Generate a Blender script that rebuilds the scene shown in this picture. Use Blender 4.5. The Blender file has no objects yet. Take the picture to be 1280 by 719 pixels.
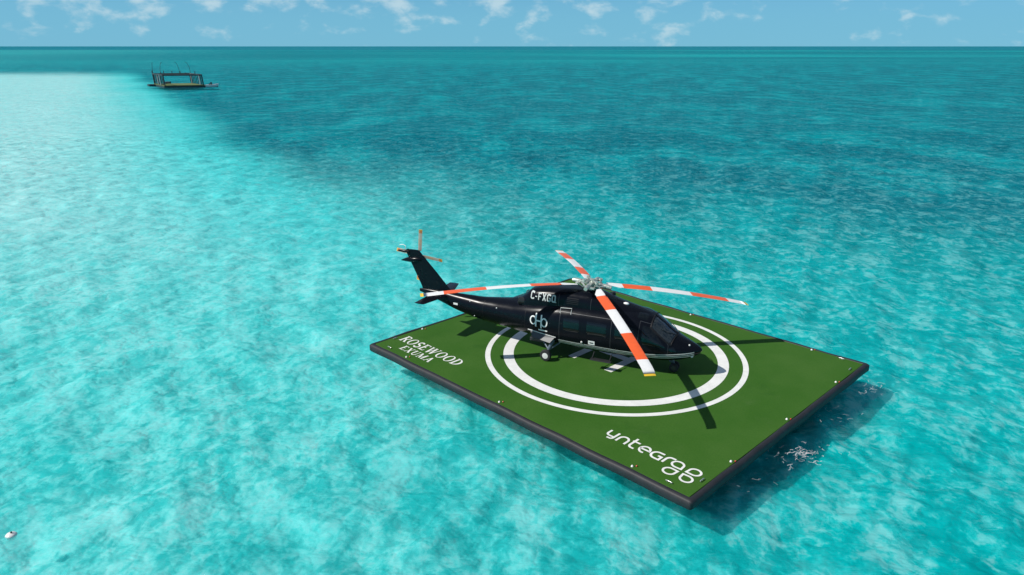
import bpy, bmesh, math, random
import numpy as np
from mathutils import Vector, Matrix
R = math.radians
random.seed(7)
sc = bpy.context.scene
col = sc.collection

# ------------------------------------------------------------------ render / view
sc.view_settings.view_transform = 'Standard'
sc.view_settings.look = 'None'
sc.view_settings.exposure = 0.0
sc.view_settings.gamma = 1.0
sc.cycles.use_denoising = True
sc.cycles.max_bounces = 8
sc.cycles.transparent_max_bounces = 8
sc.cycles.transmission_bounces = 6
sc.cycles.caustics_reflective = False
sc.cycles.caustics_refractive = False
sc.cycles.sample_clamp_indirect = 4.0

WATER_Z = -0.50
BED_Z = -1.40

# ------------------------------------------------------------------ node helpers
class G:
    """tiny wrapper round a node tree"""
    def __init__(self, nt):
        self.nt = nt
    def n(self, t, **kw):
        nd = self.nt.nodes.new(t)
        for k, v in kw.items():
            setattr(nd, k, v)
        return nd
    def put(self, sock, v):
        if hasattr(v, 'is_linked') or isinstance(v, bpy.types.NodeSocket):
            self.nt.links.new(v, sock)
        elif v is not None:
            sock.default_value = v
    def math(self, op, a, b=None, c=None, clamp=False):
        nd = self.n('ShaderNodeMath', operation=op, use_clamp=clamp)
        for i, v in enumerate((a, b, c)):
            if v is not None:
                self.put(nd.inputs[i], v)
        return nd.outputs[0]
    def step(self, v, a, b):
        nd = self.n('ShaderNodeMapRange', interpolation_type='SMOOTHSTEP')
        self.put(nd.inputs[0], v)
        nd.inputs[1].default_value = a
        nd.inputs[2].default_value = b
        return nd.outputs[0]
    def lin(self, v, a, b, c, d):
        nd = self.n('ShaderNodeMapRange')
        self.put(nd.inputs[0], v)
        for i, q in enumerate((a, b, c, d)):
            nd.inputs[1 + i].default_value = q
        return nd.outputs[0]
    def mix(self, f, a, b, blend='MIX'):
        nd = self.n('ShaderNodeMix', data_type='RGBA', blend_type=blend)
        self.put(nd.inputs[0], f)
        self.put(nd.inputs[6], a if not isinstance(a, tuple) else (*a, 1))
        self.put(nd.inputs[7], b if not isinstance(b, tuple) else (*b, 1))
        return nd.outputs[2]
    def noise(self, vec, scale, detail=3, rough=.55, dist=0.0):
        nd = self.n('ShaderNodeTexNoise')
        self.put(nd.inputs['Vector'], vec)
        nd.inputs['Scale'].default_value = scale
        nd.inputs['Detail'].default_value = detail
        nd.inputs['Roughness'].default_value = rough
        nd.inputs['Distortion'].default_value = dist
        return nd.outputs[0]
    def mapping(self, vec, scale=(1, 1, 1), rot=(0, 0, 0), loc=(0, 0, 0)):
        nd = self.n('ShaderNodeMapping')
        self.put(nd.inputs[0], vec)
        nd.inputs[1].default_value = loc
        nd.inputs[2].default_value = rot
        nd.inputs[3].default_value = scale
        return nd.outputs[0]
    def sep(self, v):
        nd = self.n('ShaderNodeSeparateXYZ')
        self.put(nd.inputs[0], v)
        return nd.outputs

def new_mat(name):
    m = bpy.data.materials.new(name)
    m.use_nodes = True
    nt = m.node_tree
    nt.nodes.clear()
    g = G(nt)
    out = g.n('ShaderNodeOutputMaterial')
    return m, g, out

def pbr(name, color, rough=.5, metal=0.0, coat=0.0, var=0.0, vscale=3.0, bump=0.0, bscale=40.0, spec=.5, rvar=0.0):
    m, g, out = new_mat(name)
    b = g.n('ShaderNodeBsdfPrincipled')
    tc = g.n('ShaderNodeTexCoord').outputs['Object']
    c = (*color, 1)
    if var:
        nz = g.noise(tc, vscale, 5, .6)
        f = g.lin(nz, .3, .7, 1 - var, 1 + var)
        vm = g.n('ShaderNodeVectorMath', operation='SCALE')
        vm.inputs[0].default_value = color
        g.put(vm.inputs['Scale'], f)
        g.put(b.inputs['Base Color'], vm.outputs[0])
    else:
        b.inputs['Base Color'].default_value = c
    b.inputs['Roughness'].default_value = rough
    if rvar:
        g.put(b.inputs['Roughness'], g.lin(g.noise(tc, vscale * 1.7, 4), .3, .7, rough - rvar, rough + rvar))
    b.inputs['Metallic'].default_value = metal
    b.inputs['Coat Weight'].default_value = coat
    b.inputs['Coat Roughness'].default_value = .04
    b.inputs['Specular IOR Level'].default_value = spec
    if bump:
        bp = g.n('ShaderNodeBump')
        bp.inputs['Strength'].default_value = bump
        bp.inputs['Distance'].default_value = .01
        g.put(bp.inputs['Height'], g.noise(tc, bscale, 4))
        g.put(b.inputs['Normal'], bp.outputs[0])
    g.put(out.inputs[0], b.outputs[0])
    return m

# ------------------------------------------------------------------ object helpers
def tag(o, label=None, cat=None, group=None, kind=None):
    if label: o['label'] = label
    if cat: o['category'] = cat
    if group: o['group'] = group
    if kind: o['kind'] = kind
    return o

def link(name, me, mats, parent=None, smooth=False, auto=None):
    o = bpy.data.objects.new(name, me)
    col.objects.link(o)
    if not isinstance(mats, (list, tuple)): mats = [mats]
    for m in mats: me.materials.append(m)
    if parent: o.parent = parent
    if smooth:
        for pl in me.polygons: pl.use_smooth = True
        if auto is not None:
            try: me.set_sharp_from_angle(angle=R(auto))
            except Exception: pass
    return o

class MB:
    """mesh builder: collects shapes, builds ONE mesh object"""
    def __init__(self):
        self.v = []; self.f = []; self.mi = []
    def add(self, vs, fs, mi=0, M=None):
        o = len(self.v)
        for v in vs:
            v = Vector(v)
            if M is not None: v = M @ v
            self.v.append(tuple(v))
        for f in fs:
            self.f.append(tuple(i + o for i in f)); self.mi.append(mi)
    def box(self, c, s, M=None, mi=0, bev=0.0):
        bm = bmesh.new()
        bmesh.ops.create_cube(bm, size=1)
        for v in bm.verts:
            v.co = Vector((v.co.x * s[0], v.co.y * s[1], v.co.z * s[2]))
        if bev:
            bmesh.ops.bevel(bm, geom=list(bm.edges), offset=bev, segments=2, affect='EDGES', profile=.5)
        T = Matrix.Translation(c)
        if M is not None: T = Matrix.Translation(c) @ M.to_4x4()
        bm.verts.index_update()
        self.add([v.co.copy() for v in bm.verts], [[v.index for v in f.verts] for f in bm.faces], mi, T)
        bm.free()
    def tube(self, pts, r, n=10, mi=0, closed=False, cap=True):
        pts = [Vector(p) for p in pts]
        rs = r if isinstance(r, (list, tuple)) else [r] * len(pts)
        N = len(pts); vs = []; fs = []
        up = None
        for i, p in enumerate(pts):
            if closed: d = pts[(i + 1) % N] - pts[i - 1]
            else: d = pts[min(i + 1, N - 1)] - pts[max(i - 1, 0)]
            d.normalize()
            if up is None:
                up = d.orthogonal().normalized()
            up = (up - d * up.dot(d)).normalized()
            b = d.cross(up)
            for k in range(n):
                a = 2 * math.pi * k / n
                vs.append(p + (up * math.cos(a) + b * math.sin(a)) * rs[i])
        for i in range(N if closed else N - 1):
            j = (i + 1) % N
            for k in range(n):
                fs.append((i * n + k, i * n + (k + 1) % n, j * n + (k + 1) % n, j * n + k))
        if cap and not closed:
            fs.append(tuple(range(n - 1, -1, -1)))
            fs.append(tuple((N - 1) * n + k for k in range(n)))
        self.add(vs, fs, mi)
    def lathe(self, prof, n=24, M=None, mi=0):
        """profile of (r, z) round local z"""
        vs = []; fs = []
        for r, z in prof:
            for k in range(n):
                a = 2 * math.pi * k / n
                vs.append((r * math.cos(a), r * math.sin(a), z))
        for i in range(len(prof) - 1):
            for k in range(n):
                fs.append((i * n + k, i * n + (k + 1) % n, (i + 1) * n + (k + 1) % n, (i + 1) * n + k))
        fs.append(tuple(range(n - 1, -1, -1)))
        fs.append(tuple((len(prof) - 1) * n + k for k in range(n)))
        self.add(vs, fs, mi, M)
    def loft(self, rings, mi=0, caps=True):
        n = len(rings[0]); vs = [p for r in rings for p in r]; fs = []
        for i in range(len(rings) - 1):
            for k in range(n):
                fs.append((i * n + k, i * n + (k + 1) % n, (i + 1) * n + (k + 1) % n, (i + 1) * n + k))
        if caps:
            fs.append(tuple(range(n - 1, -1, -1)))
            fs.append(tuple((len(rings) - 1) * n + k for k in range(n)))
        self.add(vs, fs, mi)
    def build(self, name, mats, parent=None, smooth=False, auto=None):
        me = bpy.data.meshes.new(name)
        me.from_pydata(self.v, [], self.f)
        me.polygons.foreach_set('material_index', self.mi)
        bm = bmesh.new(); bm.from_mesh(me)
        bmesh.ops.recalc_face_normals(bm, faces=bm.faces)
        bm.to_mesh(me); bm.free()
        me.update()
        return link(name, me, mats, parent, smooth, auto)

def empty(name, loc=(0, 0, 0), rz=0.0, parent=None):
    o = bpy.data.objects.new(name, None)
    o.empty_display_size = .3
    col.objects.link(o)
    o.location = loc; o.rotation_euler = (0, 0, rz)
    if parent: o.parent = parent
    return o

def hermite(stations, x):
    """stations: list of tuples sorted by descending/ascending first value; monotone-ish cubic"""
    xs = [s[0] for s in stations]
    if xs[0] > xs[-1]:
        stations = stations[::-1]; xs = xs[::-1]
    if x <= xs[0]: return stations[0][1:]
    if x >= xs[-1]: return stations[-1][1:]
    i = max(j for j in range(len(xs) - 1) if xs[j] <= x)
    h = xs[i + 1] - xs[i]; t = (x - xs[i]) / h
    out = []
    for c in range(1, len(stations[0])):
        y = lambda j: stations[j][c]
        d = lambda j: (y(j + 1) - y(j)) / (xs[j + 1] - xs[j])
        def m(j):
            if j == 0: return d(0)
            if j == len(xs) - 1: return d(j - 1)
            a, b = d(j - 1), d(j)
            if a * b <= 0: return 0.0
            return 2 * a * b / (a + b)
        m0, m1 = m(i) * h, m(i + 1) * h
        t2, t3 = t * t, t * t * t
        out.append((2*t3-3*t2+1)*y(i) + (t3-2*t2+t)*m0 + (-2*t3+3*t2)*y(i+1) + (t3-t2)*m1)
    return tuple(out)

# ------------------------------------------------------------------ flat strokes for lettering
def stroke(pts, w, closed=False):
    """2-D polyline -> list of quads (mitred)"""
    P = [Vector(p) for p in pts]; N = len(P); L = []; Rr = []
    for i in range(N):
        if closed: a, b = P[i - 1], P[(i + 1) % N]
        else: a, b = P[max(i - 1, 0)], P[min(i + 1, N - 1)]
        d1 = (P[i] - a); d2 = (b - P[i])
        if d1.length < 1e-9: d1 = d2
        if d2.length < 1e-9: d2 = d1
        d1 = d1.normalized(); d2 = d2.normalized()
        t = (d1 + d2)
        t = t.normalized() if t.length > 1e-6 else d1
        nrm = Vector((-t.y, t.x))
        c = max(.5, nrm.dot(Vector((-d1.y, d1.x))))
        L.append(P[i] + nrm * w / 2 / c); Rr.append(P[i] - nrm * w / 2 / c)
    q = []
    for i in range(N if closed else N - 1):
        j = (i + 1) % N
        q.append((L[i], L[j], Rr[j], Rr[i]))
    return q

def arc(cx, cy, rx, ry, a0, a1, n=10):
    return [(cx + rx * math.cos(R(a0 + (a1 - a0) * i / n)), cy + ry * math.sin(R(a0 + (a1 - a0) * i / n))) for i in range(n + 1)]

TK, TN = .2, .085
def ring2(cx, cy, rx, ry, ix, iy, n=28, a0=0, a1=360):
    o = arc(cx, cy, rx, ry, a0, a1, n); i_ = arc(cx, cy, ix, iy, a0, a1, n)
    return [(Vector(o[k]), Vector(o[k + 1]), Vector(i_[k + 1]), Vector(i_[k])) for k in range(n)]
def S_(*a, w=TK, closed=False): return stroke(list(a), w, closed)
SERIF = {
 'R': (.92, [S_((.2, .0), (.2, 1)), S_((.2, .96), *arc(.5, .74, .26, .22, 90, -90, 8), (.2, .52), w=.1), S_((.45, .52), (.8, .02), w=.19),
            S_((.02, .03), (.4, .03), w=.06), S_((.02, .97), (.3, .97), w=.06), S_((.68, .03), (.96, .03), w=.06)]),
 'O': (1.02, [ring2(.5, .5, .48, .52, .29, .45)]),
 'S': (.72, [stroke(arc(.34, .74, .25, .22, 20, 270, 12) + arc(.36, .27, .27, .24, 90, -160, 12), .15)]),
 'E': (.8, [S_((.2, 0), (.2, 1)), S_((.2, .96), (.7, .96), w=.08), S_((.2, .52), (.56, .52), w=.08), S_((.2, .04), (.74, .04), w=.08),
           S_((.68, 1), (.68, .78), w=.06), S_((.72, 0), (.72, .24), w=.06), S_((.02, .03), (.2, .03), w=.06), S_((.02, .97), (.2, .97), w=.06)]),
 'W': (1.35, [S_((.14, 1), (.4, 0), w=.18), S_((.4, 0), (.66, .98), w=.08), S_((.64, 1), (.92, 0), w=.18), S_((.92, 0), (1.2, 1), w=.08),
             S_((0, .97), (.3, .97), w=.06), S_((.5, .97), (.8, .97), w=.06), S_((1.06, .97), (1.34, .97), w=.06)]),
 'D': (1.0, [S_((.2, 0), (.2, 1)), ring2(.3, .5, .64, .5, .42, .42, 16, -90, 90), S_((.2, .96), (.32, .96), w=.08), S_((.2, .04), (.32, .04), w=.08),
            S_((.02, .03), (.2, .03), w=.06), S_((.02, .97), (.2, .97), w=.06)]),
 'X': (.92, [S_((.14, 1), (.76, 0), w=.2), S_((.76, 1), (.14, 0), w=.08), S_((0, .97), (.34, .97), w=.06), S_((.58, .97), (.92, .97), w=.06),
            S_((0, .03), (.3, .03), w=.06), S_((.58, .03), (.94, .03), w=.06)]),
 'U': (.95, [S_((.2, 1), (.2, .35), w=.19), stroke([(.2, .36)] + arc(.48, .34, .28, .3, 180, 360, 10), .12), S_((.76, 1), (.76, .33), w=.08),
            S_((.02, .97), (.38, .97), w=.06), S_((.62, .97), (.92, .97), w=.06)]),
 'M': (1.2, [S_((.16, 0), (.16, 1), w=.08), S_((.18, 1), (.58, .05), w=.18), S_((.56, .05), (.96, 1), w=.08), S_((.98, 1), (.98, 0), w=.19),
            S_((.0, .03), (.32, .03), w=.06), S_((.8, .03), (1.16, .03), w=.06), S_((.0, .97), (.2, .97), w=.06), S_((.94, .97), (1.16, .97), w=.06)]),
 'A': (1.0, [S_((.14, 0), (.5, 1), w=.08), S_((.48, 1), (.84, 0), w=.2), S_((.26, .33), (.74, .33), w=.07), S_((0, .03), (.3, .03), w=.06), S_((.66, .03), (1.0, .03), w=.06)]),
}
BLOCK = {
 'C': (.72, [S_((.62, .78), (.62, .9), (.5, .93), (.2, .93), (.08, .82), (.08, .18), (.2, .07), (.5, .07), (.62, .1), (.62, .24), w=.19)]),
 '-': (.5, [S_((.05, .42), (.42, .42), w=.14)]),
 'F': (.68, [S_((.1, 0), (.1, 1), w=.17), S_((.1, .92), (.62, .92), w=.19), S_((.1, .5), (.5, .5), w=.14)]),
 'X': (.76, [S_((.08, 1), (.64, 0), w=.2), S_((.64, 1), (.08, 0), w=.2)]),
 'G': (.76, [S_((.62, .78), (.62, .9), (.5, .93), (.2, .93), (.08, .82), (.08, .18), (.2, .07), (.5, .07), (.63, .16), (.63, .45), (.4, .45), w=.19)]),
 'Q': (.8, [S_((.2, .93), (.52, .93), (.64, .82), (.64, .18), (.52, .07), (.2, .07), (.08, .18), (.08, .82), w=.19, closed=True), S_((.45, .05), (.86, .05), w=.12)]),
}
def text_quads(font, s, gap=.12):
    x = 0; out = []
    for ch in s:
        if ch == ' ': x += .5; continue
        w, strokes = font[ch]
        for k, st in enumerate(strokes):
            out.append(([[(p.x + x, p.y) for p in q] for q in st], k))
        x += w + gap
    return out, x - gap

def split(q, step):
    """cut a quad along its length so that it can follow a curved skin"""
    a, b, c, d = [Vector(p) for p in q]
    n = max(1, int(math.ceil((b - a).length / step)))
    return [(a.lerp(b, i / n), a.lerp(b, (i + 1) / n), d.lerp(c, (i + 1) / n), d.lerp(c, i / n)) for i in range(n)]
def put_strokes(mb, strokes, fn, lift=.0007, step=9.0):
    """fn(u, v, h) -> 3-D point; each stroke of a letter a hair higher than the last"""
    for quads, k in strokes:
        for q in quads:
            for r in split(q, step):
                mb.add([fn(u, v, k * lift) for (u, v) in r], [(0, 1, 2, 3)])

# ------------------------------------------------------------------ materials
M = {}
M['paint'] = pbr('gloss_black_paint', (.0035, .0045, .008), .24, 0, 0, .12, 2.0, spec=.15, rvar=.04)
M['glass'] = pbr('tinted_glass', (.003, .005, .007), .05, 0, .0, spec=.42)
M['screen'] = pbr('windshield_glass', (.012, .018, .022), .04, 0, .5, spec=.7)
M['trim'] = pbr('matt_black_trim', (.006, .006, .008), .55, spec=.3)
M['gear_grey'] = pbr('gear_door_grey', (.05, .055, .06), .45, .1)
M['seam'] = pbr('seam_grey', (.035, .038, .045), .4)
M['silver'] = pbr('silver_paint', (.62, .63, .6), .45, .0)
M['white'] = pbr('white_paint', (.8, .8, .78), .45, 0, 0, .04, 6)
M['letter_grey'] = pbr('grey_lettering', (.5, .53, .52), .6)
M['orange'] = pbr('orange_paint', (.85, .12, .025), .42, 0, 0, .06, 4)
M['yellow'] = pbr('yellow_paint', (.8, .5, .03), .45)
M['tan'] = pbr('weathered_tan_paint', (.55, .4, .27), .5, 0, 0, .15, 6)
M['tan_pale'] = pbr('weathered_pale_paint', (.5, .44, .36), .5, 0, 0, .15, 6)
M['tan_orange'] = pbr('weathered_orange_paint', (.6, .22, .07), .5, 0, 0, .15, 6)
M['metal'] = pbr('rotor_metal', (.5, .53, .47), .35, .55, 0, .35, 14, rvar=.1)
M['dark_metal'] = pbr('dark_metal', (.05, .052, .055), .4, .5)
M['tyre'] = pbr('tyre_rubber', (.018, .018, .02), .8)
M['rim'] = pbr('white_rim', (.7, .7, .68), .35)
M['strut'] = pbr('blue_grey_strut', (.09, .12, .15), .4, .2)
M['rubber'] = pbr('fender_rubber', (.016, .0155, .019), .6, 0, 0, .3, 2.5, .3, 12)
M['hull'] = pbr('hull_dark', (.012, .02, .018), .55, 0, 0, .4, 1.5)
M['red'] = pbr('red_lens', (.5, .04, .03), .3)
M['steel'] = pbr('stainless', (.6, .6, .58), .3, .7)
M['paint_white'] = pbr('deck_white_paint', (.74, .74, .71), .7, 0, 0, .09, 2.2, .25, 90)
M['far_dark'] = pbr('weathered_dark_timber', (.02, .042, .05), .7, 0, 0, .3, 1)
M['far_pale'] = pbr('pale_post', (.36, .4, .4), .6)
M['far_green'] = pbr('pale_green_deck', (.12, .16, .045), .8, 0, 0, .2, .6)
M['boat_white'] = pbr('boat_gelcoat', (.75, .74, .72), .3)
def foam_material():
    m, g, out = new_mat('foam_white')
    d = g.n('ShaderNodeBsdfDiffuse'); d.inputs[0].default_value = (.8, .84, .84, 1)
    t = g.n('ShaderNodeBsdfTransparent')
    mx = g.n('ShaderNodeMixShader'); mx.inputs[0].default_value = .62
    g.put(mx.inputs[1], t.outputs[0]); g.put(mx.inputs[2], d.outputs[0]); g.put(out.inputs[0], mx.outputs[0])
    return m
M['foam'] = foam_material()

def deck_material():
    m, g, out = new_mat('green_deck_matting')
    b = g.n('ShaderNodeBsdfPrincipled')
    tc = g.n('ShaderNodeTexCoord').outputs['Object']
    big = g.noise(tc, .35, 4, .6)
    fine = g.noise(tc, 16, 3, .6)
    xyz = g.sep(tc)
    seam = g.math('PINGPONG', g.math('ADD', xyz[0], .4), .61)     # sheets of matting laid side by side
    seam = g.step(seam, .0, .012)
    c = g.mix(g.step(big, .3, .7), (.032, .109, .008), (.048, .127, .016))
    c = g.mix(g.lin(fine, .3, .7, 0, .35), c, (.012, .07, .003))
    c = g.mix(g.math('MULTIPLY', g.math('SUBTRACT', 1, seam), .22), c, (.02, .06, .012))
    stain = g.step(g.noise(tc, .9, 6, .68, .8), .60, .74)
    c = g.mix(g.math('MULTIPLY', stain, .35), c, (.060, .125, .030))
    damp = g.step(g.noise(g.mapping(tc, (1, 1, 1), loc=(7, 3, 0)), .55, 5, .6, .5), .60, .70)
    c = g.mix(g.math('MULTIPLY', damp, .28), c, (.012, .068, .004))
    b.inputs['Roughness'].default_value = .85
    b.inputs['Specular IOR Level'].default_value = .2
    g.put(b.inputs['Base Color'], c)
    bp = g.n('ShaderNodeBump'); bp.inputs['Strength'].default_value = .35; bp.inputs['Distance'].default_value = .01
    g.put(bp.inputs['Height'], g.noise(tc, 60, 2))
    g.put(b.inputs['Normal'], bp.outputs[0])
    g.put(out.inputs[0], b.outputs[0])
    return m
M['deck'] = deck_material()

def bed_material():
    m, g, out = new_mat('seabed_sand_weed_and_wave_light')
    pos = g.n('ShaderNodeNewGeometry').outputs['Position']
    X, Y, Z = g.sep(pos)
    warp = g.noise(g.mapping(pos, (1, 1, 1)), .035, 4, .6)
    warp2 = g.noise(g.mapping(pos, (1, .6, 1), loc=(31, 7, 0)), .09, 4, .6, .6)
    wv = g.math('MULTIPLY', g.math('SUBTRACT', warp, .5), 34)
    wv2 = g.math('MULTIPLY', g.math('SUBTRACT', warp2, .5), 12)
    # signed distance to the edge of the sand bank (positive: weed side)
    s = g.math('ADD', g.math('ADD', X, 5), g.math('MULTIPLY', g.math('SUBTRACT', Y, 46), .553))
    s = g.math('ADD', s, g.math('ADD', g.math('MULTIPLY', wv, .55), g.math('MULTIPLY', wv2, .5)))
    far_edge = g.step(g.math('ADD', Y, g.math('MULTIPLY', wv, 1.6)), 325, 415)
    # how far out we are
    out_y = g.step(g.math('ADD', g.math('ADD', Y, g.math('MULTIPLY', X, .55)), g.math('ADD', wv, wv2)), 24, 88)
    patch = g.step(warp2, .46, .62)
    # near water: pale on the left, clear turquoise on the right
    left = g.step(g.math('ADD', X, g.math('MULTIPLY', wv, .25)), 11, -18)
    near = g.mix(left, (.0, .62, .62), (.38, .91, .87))
    deep = g.mix(patch, (.0, .225, .285), (.0, .38, .43))
    colr = g.mix(out_y, near, deep)
    # pale sand bank
    bank = g.math('MULTIPLY', g.step(s, 3, -9), g.step(g.math('ADD', Y, g.math('MULTIPLY', wv, .4)), 22, 62))
    bank = g.math('MULTIPLY', bank, g.math('SUBTRACT', 1, far_edge))
    bankc = g.mix(g.step(s, -3, -34), (.14, .80, .80), (.95, .97, .95))
    colr = g.mix(bank, colr, bankc)
    # far water beyond the bank, streaked
    streak = g.noise(g.mapping(pos, (.0011, .006, 1)), 1.0, 4, .6)
    fm = g.mix(g.step(streak, .45, .6), (.0, .25, .31), (.01, .43, .46))
    colr = g.mix(g.step(Y, 420, 900), colr, fm)
    fleft = g.math('MULTIPLY', g.step(g.math('ADD', X, g.math('MULTIPLY', Y, .35)), 100, -500), g.step(Y, 340, 420))
    fleft = g.math('MULTIPLY', fleft, .6)
    colr = g.mix(fleft, colr, (.12, .5, .53))
    colr = g.mix(g.step(g.math('ADD', Y, g.math('MULTIPLY', streak, 900)), 2600, 3600), colr, (.01, .24, .33))
    # mottled bed; dk and lt paint wave-refracted light and dark into its colour
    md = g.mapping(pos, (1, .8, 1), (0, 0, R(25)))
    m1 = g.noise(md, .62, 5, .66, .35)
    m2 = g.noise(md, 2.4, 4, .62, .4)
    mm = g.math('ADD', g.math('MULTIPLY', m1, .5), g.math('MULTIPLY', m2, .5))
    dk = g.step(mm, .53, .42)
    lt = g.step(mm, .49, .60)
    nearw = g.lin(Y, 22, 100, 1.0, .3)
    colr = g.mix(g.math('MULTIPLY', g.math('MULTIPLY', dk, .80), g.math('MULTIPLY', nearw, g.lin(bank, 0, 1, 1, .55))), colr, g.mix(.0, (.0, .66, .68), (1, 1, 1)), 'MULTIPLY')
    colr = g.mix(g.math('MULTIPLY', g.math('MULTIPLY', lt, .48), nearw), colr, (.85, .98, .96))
    big = g.step(g.noise(pos, .17, 3, .55, .4), .54, .42)
    colr = g.mix(g.math('MULTIPLY', g.math('MULTIPLY', big, .28), nearw), colr, g.mix(.0, (.1, .78, .80), (1, 1, 1)), 'MULTIPLY')
    stk = g.noise(g.mapping(pos, (.22, .5, 1), (0, 0, R(-6)), (5, 0, 0)), 1.0, 4, .65, .5)  # shading of far ripples, painted into the bed colour as dark streaks
    stw = g.math('MULTIPLY', g.step(stk, .53, .42), g.lin(Y, 40, 100, 0, .75))
    stw = g.math('MULTIPLY', stw, g.lin(bank, 0, 1, 1, .25))
    colr = g.mix(stw, colr, g.mix(.0, (.3, .66, .70), (1, 1, 1)), 'MULTIPLY')
    # lumpy sand: relief finer than the mesh
    lump = g.noise(g.mapping(pos, (.9, 1.3, 1), (0, 0, R(14))), 1.0, 3, .55, .2)
    wn = g.n('ShaderNodeTexNoise'); g.put(wn.inputs['Vector'], pos); wn.inputs['Scale'].default_value = 1.1; wn.inputs['Detail'].default_value = 3
    ws = g.n('ShaderNodeVectorMath', operation='SCALE'); g.put(ws.inputs[0], wn.outputs['Color']); ws.inputs['Scale'].default_value = 1.1
    wa = g.n('ShaderNodeVectorMath', operation='ADD'); g.put(wa.inputs[0], pos); g.put(wa.inputs[1], ws.outputs[0])
    def mound(scale):
        vo = g.n('ShaderNodeTexVoronoi', feature='SMOOTH_F1', voronoi_dimensions='2D')
        g.put(vo.inputs['Vector'], g.mapping(wa.outputs[0], (1, 1.25, 1), (0, 0, R(10))))
        vo.inputs['Scale'].default_value = scale; vo.inputs['Smoothness'].default_value = .35
        return g.math('MULTIPLY', vo.outputs['Distance'], vo.outputs['Distance'])
    lump = g.math('SUBTRACT', g.math('MULTIPLY', lump, .75), g.math('ADD', g.math('MULTIPLY', mound(.85), .40), g.math('MULTIPLY', mound(2.1), .16)))
    bp = g.n('ShaderNodeBump'); bp.inputs['Strength'].default_value = 1.0; bp.inputs['Distance'].default_value = .64
    g.put(bp.inputs['Height'], lump)
    sl = g.n('ShaderNodeTexNoise'); g.put(sl.inputs['Vector'], g.mapping(pos, (.5, 1.0, 1), (0, 0, R(-7))))
    sl.inputs['Scale'].default_value = 1.0; sl.inputs['Detail'].default_value = 4; sl.inputs['Roughness'].default_value = .62
    sb = g.n('ShaderNodeVectorMath', operation='SUBTRACT'); g.put(sb.inputs[0], sl.outputs['Color']); sb.inputs[1].default_value = (.5, .5, .5)
    ml = g.n('ShaderNodeVectorMath', operation='MULTIPLY'); g.put(ml.inputs[0], sb.outputs[0]); ml.inputs[1].default_value = (2.6, 1.6, 0)
    sc_ = g.n('ShaderNodeVectorMath', operation='SCALE'); g.put(sc_.inputs[0], ml.outputs[0]); g.put(sc_.inputs['Scale'], g.lin(Y, 28, 70, .2, 1.0))
    ad = g.n('ShaderNodeVectorMath', operation='ADD'); g.put(ad.inputs[0], bp.outputs[0]); g.put(ad.inputs[1], sc_.outputs[0])
    nm = g.n('ShaderNodeVectorMath', operation='NORMALIZE'); g.put(nm.inputs[0], ad.outputs[0])
    d = g.n('ShaderNodeBsdfDiffuse')
    g.put(d.inputs['Color'], colr); g.put(d.inputs['Normal'], nm.outputs[0])
    ss = g.n('ShaderNodeSubsurfaceScattering')
    g.put(ss.inputs['Color'], colr); ss.inputs['Scale'].default_value = 1.0
    ss.inputs['Radius'].default_value = (.4, 1.5, 1.5)
    mxs = g.n('ShaderNodeMixShader'); mxs.inputs[0].default_value = .5
    g.put(mxs.inputs[1], d.outputs[0]); g.put(mxs.inputs[2], ss.outputs[0])
    g.put(out.inputs[0], mxs.outputs[0])
    return m

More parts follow.
